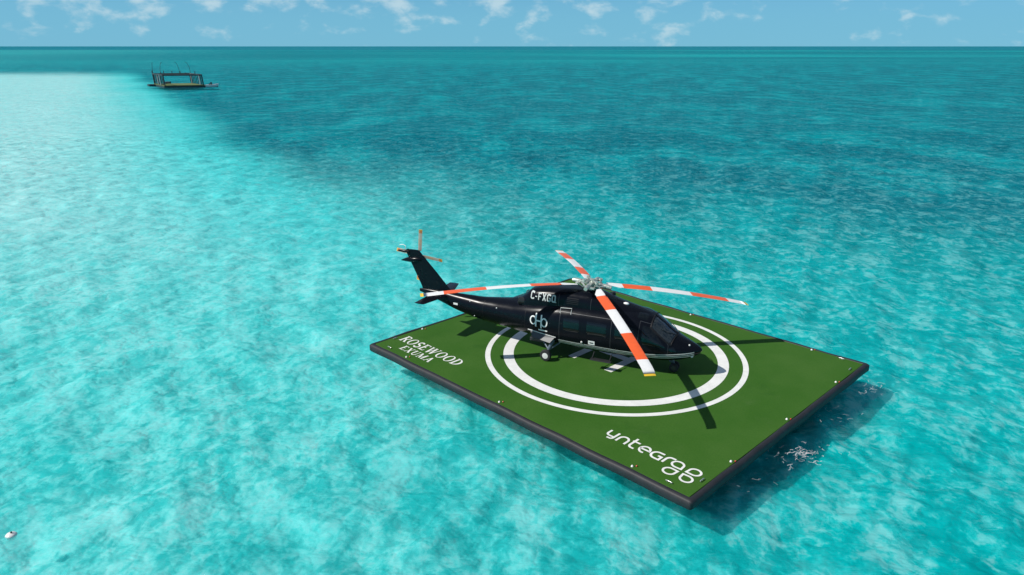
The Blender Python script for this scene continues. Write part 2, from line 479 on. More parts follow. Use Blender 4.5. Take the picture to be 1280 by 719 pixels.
def water_material():
    m, g, out = new_mat('sea_water')
    geo = g.n('ShaderNodeNewGeometry')
    pos = geo.outputs['Position']
    X, Y, Z = g.sep(pos)
    a = g.noise(g.mapping(pos, (.8, 1.5, 1), (0, 0, R(12))), 1.0, 5, .58, .8)
    bp = g.n('ShaderNodeBump')
    bp.inputs['Strength'].default_value = 1.0
    bp.inputs['Distance'].default_value = .15
    g.put(bp.inputs['Height'], a)
    # slopes of the waves too small to be modelled: they do not average away with distance
    def slope(sc_, rot, loc):
        nz = g.n('ShaderNodeTexNoise')
        g.put(nz.inputs['Vector'], g.mapping(pos, sc_, (0, 0, rot), loc))
        nz.inputs['Scale'].default_value = 1.0; nz.inputs['Detail'].default_value = 2.5; nz.inputs['Roughness'].default_value = .6
        sb = g.n('ShaderNodeVectorMath', operation='SUBTRACT')
        g.put(sb.inputs[0], nz.outputs['Color']); sb.inputs[1].default_value = (.5, .5, .5)
        return sb.outputs[0]
    s1 = slope((.5, 1.15, 1), R(6), (0, 0, 0)); s2 = slope((.11, .30, 1), R(-5), (9, 4, 0)); s3 = slope((.03, .09, 1), R(4), (2, 8, 0))
    ad = g.n('ShaderNodeVectorMath', operation='ADD'); g.put(ad.inputs[0], s1); g.put(ad.inputs[1], s2)
    ad2 = g.n('ShaderNodeVectorMath', operation='ADD'); g.put(ad2.inputs[0], ad.outputs[0]); g.put(ad2.inputs[1], s3); ad = ad2
    ml = g.n('ShaderNodeVectorMath', operation='MULTIPLY'); g.put(ml.inputs[0], ad.outputs[0]); ml.inputs[1].default_value = (.6, 1.0, 0)
    scl = g.n('ShaderNodeVectorMath', operation='SCALE'); g.put(scl.inputs[0], ml.outputs[0]); g.put(scl.inputs['Scale'], g.lin(Y, 20, 90, .12, 1.0))
    fin = g.n('ShaderNodeVectorMath', operation='ADD'); g.put(fin.inputs[0], bp.outputs[0]); g.put(fin.inputs[1], scl.outputs[0])
    nm = g.n('ShaderNodeVectorMath', operation='NORMALIZE'); g.put(nm.inputs[0], fin.outputs[0])
    nrm = nm.outputs[0]
    fr = g.n('ShaderNodeFresnel'); fr.inputs[0].default_value = 1.33
    g.put(fr.inputs[1], nrm)
    f = g.math('MINIMUM', g.math('MULTIPLY', fr.outputs[0], .45), .06)
    gl = g.n('ShaderNodeBsdfGlossy'); gl.inputs['Roughness'].default_value = .08
    g.put(gl.inputs['Normal'], nrm)
    tr = g.n('ShaderNodeBsdfTransparent'); tr.inputs[0].default_value = (.72, 1, 1, 1)
    rf = g.n('ShaderNodeBsdfRefraction'); rf.inputs['Color'].default_value = (.72, 1, 1, 1)
    rf.inputs['IOR'].default_value = 1.33; rf.inputs['Roughness'].default_value = .0
    g.put(rf.inputs['Normal'], nrm)
    mx = g.n('ShaderNodeMixShader'); mx.inputs[0].default_value = .28
    g.put(mx.inputs[1], tr.outputs[0]); g.put(mx.inputs[2], rf.outputs[0])
    top = g.n('ShaderNodeMixShader')
    g.put(top.inputs[0], f)
    g.put(top.inputs[1], mx.outputs[0]); g.put(top.inputs[2], gl.outputs[0])
    g.put(out.inputs[0], top.outputs[0])
    return m
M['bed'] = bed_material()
M['water'] = water_material()

# ------------------------------------------------------------------ sea
rng = np.random.default_rng(11)
WV = []
for i in range(46):
    lam = .9 * (7.5 / .9) ** rng.random()
    th = R(-97) + rng.normal(0, .55)
    amp = .0042 * lam ** .8
    WV.append((2 * math.pi / lam * math.cos(th), 2 * math.pi / lam * math.sin(th), rng.random() * 6.28, amp))
NX0, NX1, NY0, NY1 = -84.0, 84.0, 6.0, 120.0
def wave(x, y):
    x = np.asarray(x, float); y = np.asarray(y, float)
    z = np.zeros(np.broadcast(x, y).shape)
    for kx, ky, ph, a in WV:
        w = np.sin(kx * x + ky * y + ph)
        z += a * (w + .25 * w * w)
    e = np.minimum(np.minimum(x - NX0, NX1 - x), np.minimum(y - NY0, NY1 - y)) / 12.0
    e = np.clip(e, 0, 1)
    return WATER_Z + z * e * e * (3 - 2 * e)

def grid_mesh(name, xs, ys, zf):
    Xg, Yg = np.meshgrid(xs, ys)
    Zg = zf(Xg, Yg)
    nx, ny = len(xs), len(ys)
    co = np.stack([Xg, Yg, Zg], -1).reshape(-1, 3)
    idx = np.arange(nx * ny).reshape(ny, nx)
    q = np.stack([idx[:-1, :-1], idx[:-1, 1:], idx[1:, 1:], idx[1:, :-1]], -1).reshape(-1, 4)
    return co, q

BW = []
for i in range(60):
    lam = .7 * (5.5 / .7) ** rng.random()
    th = rng.random() * 6.283
    BW.append((2 * math.pi / lam * math.cos(th), 2 * math.pi / lam * math.sin(th), rng.random() * 6.28, .0052 * lam))
def bed_height(x, y):
    # bumpy sand: warped sum of small mounds
    xw = x + .5 * np.sin(.7 * y + .3 * x) + .3 * np.sin(1.9 * y - .8 * x); yw = y + .5 * np.sin(.6 * x - .4 * y) + .3 * np.sin(1.7 * x + .9 * y)
    z = np.zeros(x.shape)
    for kx, ky, ph, a in BW:
        z += a * np.sin(kx * xw + ky * yw + ph)
    z = np.clip(z, -.45, .45)
    e = np.clip(np.minimum(np.minimum(x - NX0, NX1 - x), np.minimum(y - NY0, NY1 - y)) / 12.0, 0, 1)
    return BED_Z + z * e
def sheet(name, mat, step, zf, z0, B):
    xs = np.arange(NX0, NX1 + .01, step); xs[-1] = NX1
    ys = np.arange(NY0, NY1 + .01, step); ys[-1] = NY1
    co, q = grid_mesh('w', xs, ys, zf)
    n0 = len(co)
    ox = [-B, NX0, NX1, B]; oy = [-B, NY0, NY1, B]
    oc = np.array([(a, b, z0) for b in oy for a in ox], float)
    oq = []
    for j in range(3):
        for i in range(3):
            if i == 1 and j == 1: continue
            oq.append([n0 + j * 4 + i, n0 + j * 4 + i + 1, n0 + (j + 1) * 4 + i + 1, n0 + (j + 1) * 4 + i])
    co = np.vstack([co, oc]); q = np.vstack([q, np.array(oq)])
    me = bpy.data.meshes.new(name)
    me.vertices.add(len(co)); me.vertices.foreach_set('co', co.ravel())
    me.loops.add(q.size); me.loops.foreach_set('vertex_index', q.ravel().astype(np.int32))
    me.polygons.add(len(q)); me.polygons.foreach_set('loop_start', np.arange(0, q.size, 4, dtype=np.int32))
    me.update(calc_edges=True); me.validate()
    tag(link(name, me, mat, smooth=True), kind='structure')
sheet('water', M['water'], .28, wave, WATER_Z, 22000.0)
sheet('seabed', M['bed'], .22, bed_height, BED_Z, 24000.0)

# ------------------------------------------------------------------ floating helipad
PAD_C = (4.054, 26.988, 0.0); PAD_R = R(-45.363)
HA, HB = 7.81, 6.45
pad = empty('floating_helipad', (PAD_C[0], PAD_C[1], 0), PAD_R)
tag(pad, 'green floating helipad with white circles, white lettering and a black rubber edge', 'helipad')
def rrect(ha, hb, r, n=8):
    pts = []
    for cx, cy, a0 in ((ha - r, hb - r, 0), (-ha + r, hb - r, 90), (-ha + r, -hb + r, 180), (ha - r, -hb + r, 270)):
        for i in range(n + 1):
            a = R(a0 + 90 * i / n)
            pts.append((cx + r * math.cos(a), cy + r * math.sin(a)))
    return pts
mb = MB()
o_ = rrect(HA - .175, HB - .175, .04)
mb.loft([[(x, y, -.22) for x, y in o_], [(x, y, -.012) for x, y in o_], [(x * .9985, y * .9985, 0) for x, y in o_]])
mb.build('deck', M['deck'], pad)
mb = MB()
prof = [(.035, -.015), (.0, -.05), (.0, -.26), (.04, -.31), (.15, -.31), (.19, -.27), (.19, -.015), (.16, .012), (.07, .012)]
rr_ = []
for d_, z_ in prof:
    base = rrect(HA + .02 - d_, HB + .02 - d_, max(.02, .10 - d_ * .3), 4)
    P_ = []
    for i in range(len(base)):
        a, b = Vector(base[i]), Vector(base[(i + 1) % len(base)])
        n = 30 if i % 5 == 4 else 1
        for k in range(n):
            q = a.lerp(b, k / n)
            P_.append((q.x + .008 * math.sin(q.y * 3.1), q.y + .008 * math.sin(q.x * 2.7), z_ + .01 * math.sin(q.x * 2.1 + q.y * 1.7)))
    rr_.append(P_)
rr_.append(rr_[0])
mb.loft(rr_, caps=False)
mb.build('fender', M['rubber'], pad, True, 50)
mb = MB()
h_ = rrect(HA - 1.1, HB - 1.1, .3)
mb.loft([[(x, y, -1.1) for x, y in h_], [(x, y, -.3) for x, y in h_]])
mb.build('hull', M['hull'], pad)
def flat_ring(r0, r1, z, n=160, cx=.08, cy=.08):
    mb = MB(); vs = []; fs = []
    for k in range(n):
        a = 2 * math.pi * k / n
        vs += [(cx + r0 * math.cos(a), cy + r0 * math.sin(a), z), (cx + r1 * math.cos(a), cy + r1 * math.sin(a), z)]
    for k in range(n):
        j = (k + 1) % n
        fs.append((2 * k, 2 * k + 1, 2 * j + 1, 2 * j))
    mb.add(vs, fs); return mb
flat_ring(4.10, 4.52, .004).build('landing_circle', M['paint_white'], pad)
flat_ring(5.05, 5.26, .004).build('landing_circle', M['paint_white'], pad)
mb = MB()
for (x0, x1, y0, y1) in ((-1.1, -.76, -1.42, 1.42), (.76, 1.1, -1.42, 1.42), (-.76, .76, -.17, .17)):
    mb.add([(x0, y0, .004), (x1, y0, .004), (x1, y1, .004), (x0, y1, .004)], [(0, 1, 2, 3)])
mb.build('letter_h_marking', M['paint_white'], pad)
def deck_text(font, s, a0, a1, b0, b1, gap, name):
    st, w = text_quads(font, s, gap)
    mb = MB()
    put_strokes(mb, st, lambda u, v, h: (a0 + (a1 - a0) * u / w, b0 + (b1 - b0) * v, .004 + h))
    mb.build(name, M['paint_white'], pad)
deck_text(SERIF, 'ROSEWOOD', -7.32, -3.55, -5.30, -4.76, .1, 'lettering')
deck_text(SERIF, 'EXUMA', -6.55, -4.58, -5.86, -5.47, .12, 'lettering')
# lower-case rounded word + clover emblem
mb = MB(); sw = .075
yz = [0.004]
def ds(pts, closed=False, w=sw):
    yz[0] += .0006
    for q in stroke(pts, w, closed):
        mb.add([(p.x, p.y, yz[0]) for p in q], [(0, 1, 2, 3)])
b0, xh = -5.33, .40
def LX(a): return a
# y
ds([(3.86, b0 + xh + .04), (3.86, b0 + .24)] + arc(3.98, b0 + .24, .12, .12, 180, 270, 6)[1:] + [(4.16, b0 + .12)])
ds([(4.17, b0 + xh + .04), (4.17, b0 + .08)] + arc(4.09, b0 + .08, .08, .1, 0, -90, 5)[1:] + [(3.98, b0 - .02)])
# n
ds([(4.32, b0), (4.32, b0 + .22)] + arc(4.48, b0 + .22, .16, .17, 180, 0, 10)[1:] + [(4.64, b0)])
# t
ds([(4.80, b0 + .58), (4.80, b0 + .13)] + arc(4.92, b0 + .13, .12, .13, 180, 270, 6)[1:] + [(5.02, b0)])
ds([(4.74, b0 + .38), (5.02, b0 + .38)])
# e
ds([(5.14, b0 + .2), (5.47, b0 + .2)] + arc(5.31, b0 + .2, .17, .19, 0, 290, 16))
# g shaped like a rounded G
ds([(5.93, b0 + .39), (5.75, b0 + .39)] + arc(5.75, b0 + .2, .17, .19, 90, 270, 10)[1:] + [(5.93, b0 + .01), (5.93, b0 + .2), (5.80, b0 + .2)])
# r
ds([(6.07, b0), (6.07, b0 + .24)] + arc(6.2, b0 + .24, .13, .15, 180, 90, 6)[1:] + [(6.33, b0 + .39)])
mb.build('lettering', M['paint_white'], pad)
mb = MB()
cc = (6.80, -5.36)
for sx, sy in ((-1, 1), (1, 1), (-1, -1), (1, -1)):
    pts = []
    rr = .20
    ox, oy = .272, .238
    for p in arc(0, 0, rr * 1.05, rr, -18, 198, 16):
        pass
    # teardrop: square corner towards the clover's centre, round elsewhere
    pts = [(-.18, -.16)] + arc(.02, .0, .185, .17, -95, 185, 20)
    ds([(cc[0] + sx * (ox + px), cc[1] + sy * (oy + py)) for px, py in pts], True, .07)
mb.build('clover_emblem', M['paint_white'], pad)
# fixtures on the deck edge
def edge_light(a, b):
    m_ = MB()
    m_.lathe([(.042, 0), (.042, .018), (.03, .03), (.026, .045), (.012, .056)], 12, Matrix.Translation((a, b, .002)))
    o = m_.build('edge_light', M['boat_white'], pad, True, 40)
    m_ = MB()
    m_.lathe([(.024, 0), (.026, .03), (.012, .045)], 10, Matrix.Translation((a + .09, b + .1, .002)))
    m_.build('lens', M['red'], o, True, 40)
def cleat(a, b, rz):
    m_ = MB(); T = Matrix.Translation((a, b, 0)) @ Matrix.Rotation(rz, 4, 'Z')
    m_.tube([T @ Vector((x, 0, z)) for x, z in ((-.11, .04), (-.07, .055), (.07, .055), (.11, .04))], .016, 8)
    for sx in (-.05, .05):
        m_.tube([T @ Vector((sx, 0, .0)), T @ Vector((sx, 0, .05))], .014, 8)
    m_.build('cleat', M['steel'], pad, True, 50)
for sx in (-1, 1):
    edge_light(sx * (HA - .27), -3.84); edge_light(sx * (HA - .27), 3.86); edge_light(sx * (HA - .27), -.15)
    edge_light(5.6, sx * (HB - .27)); edge_light(-5.58, sx * (HB - .27)); edge_light(-.15, sx * (HB - .27))
    for sy in (-1, 1):
        cleat(sx * 6.84, sy * (HB - .34), 0); cleat(sx * (HA - .34), sy * 5.36, R(90))

# ------------------------------------------------------------------ helicopter
PSI = R(-24.85)
heli = empty('helicopter', (3.145, 26.81, .005), PSI)
tag(heli, 'glossy black helicopter with orange and white rotor blades parked on the green helipad', 'helicopter')
#      x     zb    zw    zt    hw    eL   eU
ST = [(4.44, 1.02, 1.04, 1.06, .02, 2.0, 2.0),
      (4.38, .92, 1.03, 1.13, .14, 2.0, 2.0),
      (4.20, .79, 1.01, 1.23, .30, 2.0, 2.0),
      (3.90, .66, .98, 1.36, .50, 2.1, 2.0),
      (3.58, .57, .98, 1.50, .66, 2.2, 2.1),
      (3.25, .53, 1.00, 1.72, .80, 2.3, 2.2),
      (2.90, .50, 1.05, 1.99, .90, 2.4, 2.3),
      (2.50, .49, 1.10, 2.22, .97, 2.5, 2.5),
      (2.00, .48, 1.18, 2.32, 1.03, 2.6, 2.7),
      (1.00, .47, 1.24, 2.36, 1.06, 2.7, 2.9),
      (0.00, .47, 1.25, 2.36, 1.06, 2.7, 2.9),
      (-1.0, .50, 1.28, 2.33, 1.04, 2.6, 2.8),
      (-1.8, .54, 1.34, 2.24, .97, 2.4, 2.6),
      (-2.6, .60, 1.38, 2.10, .84, 2.2, 2.4),
      (-3.3, .66, 1.38, 1.98, .68, 2.1, 2.2),
      (-4.2, .72, 1.36, 1.87, .50, 2.0, 2.0),
      (-5.0, .82, 1.36, 1.80, .38, 2.0, 2.0),
      (-6.0, 1.02, 1.42, 1.80, .27, 2.0, 2.0),
      (-6.8, 1.28, 1.53, 1.82, .18, 2.0, 2.0),
      (-7.5, 1.50, 1.64, 1.80, .10, 2.0, 2.0),
      (-7.95, 1.62, 1.69, 1.76, .03, 2.0, 2.0)]
def surf(x, t, off=0.0, st=ST):
    """t: 0 = starboard waist, 90 = roof, 180 = port waist, 270 = belly"""
    zb, zw, zt, hw, eL, eU = hermite(st, x)
    a = R(t); c, s = math.cos(a), math.sin(a)
    e, H = (eU, zt - zw) if s >= 0 else (eL, zw - zb)
    y = -math.copysign(abs(c) ** (2 / e), c) * (hw + off)
    z = zw + math.copysign(abs(s) ** (2 / e), s) * (H + off)
    return Vector((x, y, z))
def t_of(x, z, st=ST):
    """starboard angle at which the section passes height z"""
    lo, hi = -89.0, 89.0
    for _ in range(40):
        m = (lo + hi) / 2
        if surf(x, m, 0, st).z < z: lo = m
        else: hi = m
    return (lo + hi) / 2
def skin(x, z, off=.004, side=1, st=ST):
    p = surf(x, t_of(x, z, st), off, st)
    return Vector((p.x, p.y * side, p.z))
xs = []
for i in range(len(ST) - 1):
    a, b = ST[i][0], ST[i + 1][0]
    n = max(2, int(abs(a - b) / .12))
    xs += [a + (b - a) * k / n for k in range(n)]
xs.append(ST[-1][0])
mb = MB(); mb.loft([[surf(x, 360 * k / 56) for k in range(56)] for x in xs])
fus = mb.build('fuselage', M['paint'], heli, True, 50)

def patch(name, mat, corners, off=.007, nu=10, nv=10, parent=None, side=1, rim=True):
    """corners: four (x, t) of the skin, bilinear; built as a thin curved pane with returned edges"""
    mb = MB(); vs = []; fs = []
    (x0, t0), (x1, t1), (x2, t2), (x3, t3) = corners
    def at(u, v, o):
        x = (1-u)*(1-v)*x0 + u*(1-v)*x1 + u*v*x2 + (1-u)*v*x3
        t = (1-u)*(1-v)*t0 + u*(1-v)*t1 + u*v*t2 + (1-u)*v*t3
        p = surf(x, t, o); return (p.x, p.y * side, p.z)
    for j in range(nv + 1):
        for i in range(nu + 1):
            u, v = i / nu, j / nv
            edge = i in (0, nu) or j in (0, nv)
            vs.append(at(u, v, -.003 if edge else off))
    for j in range(nv):
        for i in range(nu):
            k = j * (nu + 1) + i
            fs.append((k, k + 1, k + nu + 2, k + nu + 1))
    mb.add(vs, fs)
    return mb.build(name, mat, parent or fus, True)
def zc(x, z): return (x, t_of(x, z))
for sd in (1, -1):
    patch('windshield', M['screen'], ((3.50, 84), (3.36, 30), (2.62, 46), (2.62, 86)), side=sd)
    patch('cockpit_window', M['glass'], (zc(3.24, 1.18), zc(2.32, 1.22), zc(2.30, 1.98), zc(2.72, 1.84)), side=sd)
    patch('nose_window', M['glass'], (zc(3.62, 1.02), zc(3.34, 1.02), zc(3.32, 1.22), zc(3.50, 1.24)), side=sd)
    for x0, x1 in ((2.02, 1.28), (.98, .16), (-.12, -.80)):
        patch('cabin_window', M['glass'], (zc(x0, 1.34), zc(x1, 1.34), zc(x1, 1.86), zc(x0, 1.86)), side=sd)
    patch('eyebrow_window', M['glass'], ((2.42, 58), (2.05, 58), (2.05, 80), (2.42, 80)), side=sd)
def frame_strip(name, A_, B_, w, sides=(1, -1)):
    for sd in sides:
        m_ = MB(); n = 10; vs = []
        for i in range(n + 1):
            f = i / n; x = A_[0] + (B_[0] - A_[0]) * f; t = A_[1] + (B_[1] - A_[1]) * f
            p0 = surf(x, t, .016); p1 = surf(x - .02, t + .5, .016); d = surf(B_[0], B_[1], .016) - surf(A_[0], A_[1], .016)
            nn = (surf(x, t, .05) - surf(x, t, .0)).normalized(); sdv = d.cross(nn).normalized() * w / 2
            for q in (p0 + sdv, p0 - sdv): vs.append((q.x, q.y * sd, q.z))
        m_.add(vs, [(2 * i, 2 * i + 1, 2 * i + 3, 2 * i + 2) for i in range(n)])
        m_.build(name, M['trim'], fus)
frame_strip('windshield_post', (3.40, 28), (2.58, 44), .07)
frame_strip('windshield_post', (3.52, 90), (2.58, 90), .06, (1,))
frame_strip('windshield_post', (3.51, 86), (3.38, 29), .04)
frame_strip('windshield_post', (2.60, 88), (2.60, 45), .05)
for sd in (1, -1):
    m_ = MB()
    m_.tube([surf(3.5, 80, .03), surf(3.2, 62, .05), surf(3.0, 58, .04)] if sd == 1 else [Vector((p.x, -p.y, p.z)) for p in (surf(3.5, 80, .03), surf(3.2, 62, .05), surf(3.0, 58, .04))], .012, 6)
    m_.build('wiper', M['seam'], fus)
def seam_line(name, pts, w, mat, parent=fus, off=.005):
    """strip following the skin through (x, z) points"""
    for sd in (1, -1):
        m_ = MB(); P = []
        for i in range(len(pts) - 1):
            (xa, za), (xb, zb_) = pts[i], pts[i + 1]
            n = max(2, int(max(abs(xa - xb), abs(za - zb_)) / .08))
            for k in range(n + (1 if i == len(pts) - 2 else 0)):
                P.append((xa + (xb - xa) * k / n, za + (zb_ - za) * k / n))
        for q in stroke(P, w):
            m_.add([skin(p.x, p.y, off, sd) for p in q], [(0, 1, 2, 3)])
        m_.build(name, mat, parent)
seam_line('door_seam', [(2.2, .92), (2.2, 2.1), (2.75, 1.98), (3.3, 1.3), (3.3, .95), (2.2, .92)], .014, M['seam'])
seam_line('door_seam', [(1.15, .92), (1.15, 2.05), (-.95, 2.05), (-.95, .92), (1.15, .92)], .014, M['seam'])
for z0 in (.745, .815, .885):
    seam_line('pinstripe', [(-1.0, z0 + .005), (0, z0), (1.4, z0 - .005), (2.6, z0 + .02), (3.3, z0 + .06), (3.9, z0 + .10), (4.2, z0 + .13)], .034, M['silver'], off=.006)
# tail boom cover panel line and ridge
seam_line('panel_seam', [(-2.5, 1.9), (-2.5, 1.1), (-2.4, .75)], .016, M['trim'])
seam_line('panel_seam', [(-4.6, 1.75), (-4.65, 1.3), (-4.6, .9)], .014, M['trim'])
# upper cowling over engines and gearbox
CW = [(2.45, 2.05, 2.12, 2.24, .30, 2.0, 2.2),
      (2.10, 1.98, 2.10, 2.34, .46, 2.2, 2.3),
      (1.50, 1.9, 2.05, 2.47, .58, 2.4, 2.5),
      (.95, 1.9, 2.05, 2.60, .66, 2.6, 2.8),
      (.45, 1.9, 2.05, 2.76, .68, 2.8, 3.2),
      (.0, 1.9, 2.05, 2.84, .70, 3.0, 3.4),
      (-.7, 1.9, 2.05, 2.84, .70, 3.0, 3.6),
      (-1.4, 1.85, 2.0, 2.80, .69, 3.0, 3.6),
      (-2.0, 1.8, 1.98, 2.73, .66, 3.0, 3.6),
      (-2.40, 1.75, 1.92, 2.63, .61, 2.6, 3.4),
      (-2.70, 1.7, 1.85, 2.40, .55, 2.4, 2.8),
      (-3.00, 1.6, 1.8, 2.17, .45, 2.2, 2.4),
      (-3.45, 1.5, 1.7, 1.97, .25, 2.0, 2.0)]
mb = MB()
cx_ = [2.45 - 5.9 * k / 90 for k in range(91)]
mb.loft([[surf(x, 360 * k / 120, 0, CW) for k in range(120)] for x in cx_])
cowl = mb.build('engine_cowling', M['paint'], heli, True, 50)
for sd in (1, -1):
    m_ = MB()      # exhaust stub
    d = Vector((-.9, -.45 * sd, .12)).normalized(); p0 = Vector((-2.72, -.40 * sd, 2.08))
    Mx = Matrix.Translation(p0) @ d.to_track_quat('Z', 'Y').to_matrix().to_4x4()
    m_.lathe([(.15, 0), (.14, .26), (.12, .26), (.12, .06), (.0001, .06)], 18, Mx)
    m_.build('exhaust_pipe', M['dark_metal'], cowl, True, 40)
    m_ = MB()      # intake mouth
    d = Vector((1, -.25 * sd, .1)).normalized(); p0 = Vector((.62, -.48 * sd, 2.5))
    Mx = Matrix.Translation(p0) @ d.to_track_quat('Z', 'Y').to_matrix().to_4x4()
    m_.lathe([(.15, 0), (.15, .2), (.125, .215), (.11, .15), (.0001, .05)], 18, Mx)
    m_.build('air_intake', M['dark_metal'], cowl, True, 40)
# registration on the cowling, both sides reading the right way
def cowl_pt(x, z, off, sd):
    p = surf(x, t_of(x, z, CW), off, CW); return Vector((p.x, p.y * sd, p.z))
st, w = text_quads(BLOCK, 'C-FXGQ', .14)
groups_ = []
for quads, k in st:
    if k == 0: groups_.append([])
    groups_[-1].append((quads, k))
for sd in (1, -1):
    xa, xb = (-2.36, -1.24) if sd == 1 else (-1.24, -2.36)
    for letter_ in groups_:
        m_ = MB()
        put_strokes(m_, letter_, lambda u, v, h: cowl_pt(xa + (xb - xa) * u / w, 2.30 + .285 * v, .010 + h, sd), step=.12)
        m_.build('registration_letter', M['letter_grey'], cowl)
def cowl_seam(pts, w=.014):
    for sd in (1, -1):
        m_ = MB()
        for q in [r for q_ in stroke(pts, w) for r in split(q_, .05)]:
            m_.add([cowl_pt(p.x, p.y, .008, sd) for p in q], [(0, 1, 2, 3)])
        m_.build('panel_seam', M['seam'], cowl)
cowl_seam([(-1.12, 2.2), (-1.12, 2.66)]); cowl_seam([(.2, 2.2), (.2, 2.64)]); cowl_seam([(-1.12, 2.2), (.2, 2.2)])
for sd in (1, -1):
    for i in range(4):
        m_ = MB()
        for q in split((Vector((-.78, 2.34 + .07 * i)), Vector((-.30, 2.34 + .07 * i)), Vector((-.30, 2.375 + .07 * i)), Vector((-.78, 2.375 + .07 * i))), .06):
            m_.add([cowl_pt(p.x, p.y, .009, sd) for p in q], [(0, 1, 2, 3)])
        m_.build('vent_slot', M['trim'], cowl)
# monogram on the fuselage side: loop - H - loop over a short bar
def mono(sd):
    m_ = MB(); k = [0]
    def s_(pts, wd, closed=False):
        k[0] += 1
        fine = []
        for q in [r for q_ in stroke(pts, wd, closed) for r in split(q_, .04)]:
            m_.add([skin(-1.86 + sd * p.x, 1.53 + p.y, .006 + .0007 * k[0], sd) for p in q], [(0, 1, 2, 3)])
    s_([(-.12, -.26), (-.12, 0), (-.12, .29)], .06); s_([(.12, -.29), (.12, 0), (.12, .26)], .06)
    s_([(-.12, .0), (.12, .0)], .06)
    s_(arc(-.25, -.01, .125, .16, 0, 360, 20)[:-1], .052, True)
    s_(arc(.25, -.03, .125, .16, 0, 360, 20)[:-1], .052, True)
    m_.build('monogram', M['white'], fus)
    m_ = MB(); s_([(.0, -.36), (.40, -.36)], .05)
    m_.build('monogram_bar', M['white'], fus)
mono(1); mono(-1)
# small placards, lights, handles
def skin_rect(name, mat, x, z, wx, wz, off=.006, sds=(1, -1)):
    for sd in sds:
        m_ = MB(); n = 3
        vs = [skin(x + wx * (i / n - .5), z + wz * (j - .5), off, sd) for j in (0, 1) for i in range(n + 1)]
        m_.add(vs, [(i, i + 1, n + 2 + i, n + 1 + i) for i in range(n)])
        o = m_.build(name, mat, fus)
    return o
skin_rect('placard', M['white'], .40, 1.02, .26, .17)
skin_rect('placard_bar', M['seam'], .40, 1.02, .15, .045, .010)
skin_rect('tail_panel', M['white'], -6.02, 1.40, .22, .09)
def blob(name, mat, p, r, parent=fus, sq=(1, 1, 1)):
    m_ = MB()
    m_.lathe([(.01, -1), (.5, -.87), (.87, -.5), (1, 0), (.87, .5), (.5, .87), (.01, 1)], 12,
             Matrix.Translation(p) @ Matrix.Diagonal((r * sq[0], r * sq[1], r * sq[2], 1)))
    return m_.build(name, mat, parent, True)
blob('marker_light', M['white'], skin(-3.94, 1.6, 0), .03)
blob('marker_light', M['white'], skin(-5.3, 1.62, 0), .025)
blob('marker_light', M['white'], skin(-5.1, 1.0, 0), .025)
blob('marker_light', M['silver'], skin(.0, .98, 0), .045)
blob('roof_beacon', M['white'], (1.45, -.12, 2.49), .075, cowl, (1.6, .8, .8))
blob('nose_light', M['silver'], surf(4.0, 55), .04)
blob('nose_light', M['silver'], surf(4.12, -42), .055)
for x0 in (-.95, -.50):
    pass
m_ = MB()
hp = [(-.98, 2.02), (-.98, 2.14), (-.52, 2.17), (-.52, 2.04)]
P3 = [skin(x, z, .045) for x, z in hp]
m_.tube([skin(-.98, 2.0, .0), P3[1], P3[2], skin(-.52, 2.0, .0)], .014, 8)
m_.build('grab_handle', M['silver'], fus)
# under-nose and belly details
for sd in (1, -1):
    m_ = MB()
    for x0 in (.5, 1.2):
        m_.tube([(x0, -.92 * sd, .62), (x0, -1.16 * sd, .46)], .02, 8)
    m_.box((.85, -1.2 * sd, .43), (.82, .24, .035), bev=.01)
    m_.build('cabin_step', M['dark_metal'], heli)
# main gear with wells and doors
def wheel(parent, p, r, wd, name='wheel', rim='rim'):
    Mx = Matrix.Translation(p) @ Matrix.Rotation(R(90), 4, 'X')
    t = MB()
    h = wd / 2
    t.lathe([(r * .55, -h), (r * .88, -h), (r * .97, -h * .7), (r, 0), (r * .97, h * .7), (r * .88, h), (r * .55, h)], 28, Mx)
    o = t.build(name, M['tyre'], parent, True, 50)
    t = MB()
    t.lathe([(r * .12, -h * 1.12), (r * .52, -h * 1.02), (r * .55, -h * .5), (r * .55, h * .5), (r * .52, h * 1.02), (r * .12, h * 1.12)], 24, Mx)
    t.build('rim', M[rim], o, True, 50)
    return o
for sd in (1, -1):
    y = -1.22 * sd
    m_ = MB()
    m_.tube([(-1.22, -.80 * sd, .88), (-1.36, -1.02 * sd, .46), (-1.42, -1.10 * sd, .25)], [.085, .07, .05], 12)
    m_.tube([(-1.85, -.72 * sd, .80), (-1.38, -1.03 * sd, .42)], .04, 10)
    m_.tube([(-.95, -.8 * sd, .72), (-1.36, -1.03 * sd, .40)], .03, 10)
    m_.tube([(-1.42, -1.02 * sd, .235), (-1.42, -1.28 * sd, .235)], .035, 10)
    g_ = m_.build('main_landing_gear', M['strut'], heli, True, 45)
    wheel(g_, (-1.42, y, .235), .235, .17)
    m_ = MB()     # open gear door: a thin silver panel hinged on the side
    a, b = Vector((-2.25, -.86 * sd, 1.02)), Vector((-1.15, -.98 * sd, .92))
    c, d = Vector((-1.30, -1.12 * sd, .72)), Vector((-2.1, -1.0 * sd, .80))
    up = Vector((0, -.012 * sd, .025))
    m_.add([a, b, c, d, a + up, b + up, c + up, d + up], [(0, 1, 2, 3), (7, 6, 5, 4), (0, 4, 5, 1), (1, 5, 6, 2), (2, 6, 7, 3), (3, 7, 4, 0)])
    gd = m_.build('gear_door', M['gear_grey'], heli)
    m_ = MB(); m_.tube([a + Vector((-.1, -.015 * sd, .05)), b + Vector((.05, -.015 * sd, .05))], .02, 8); m_.build('hinge_rail', M['silver'], gd)
    m_ = MB()     # dark wheel well
    m_.box((-1.75, -.62 * sd, .66), (1.05, .5, .16), bev=.03)
    m_.build('wheel_well', M['dark_metal'], heli)
m_ = MB()
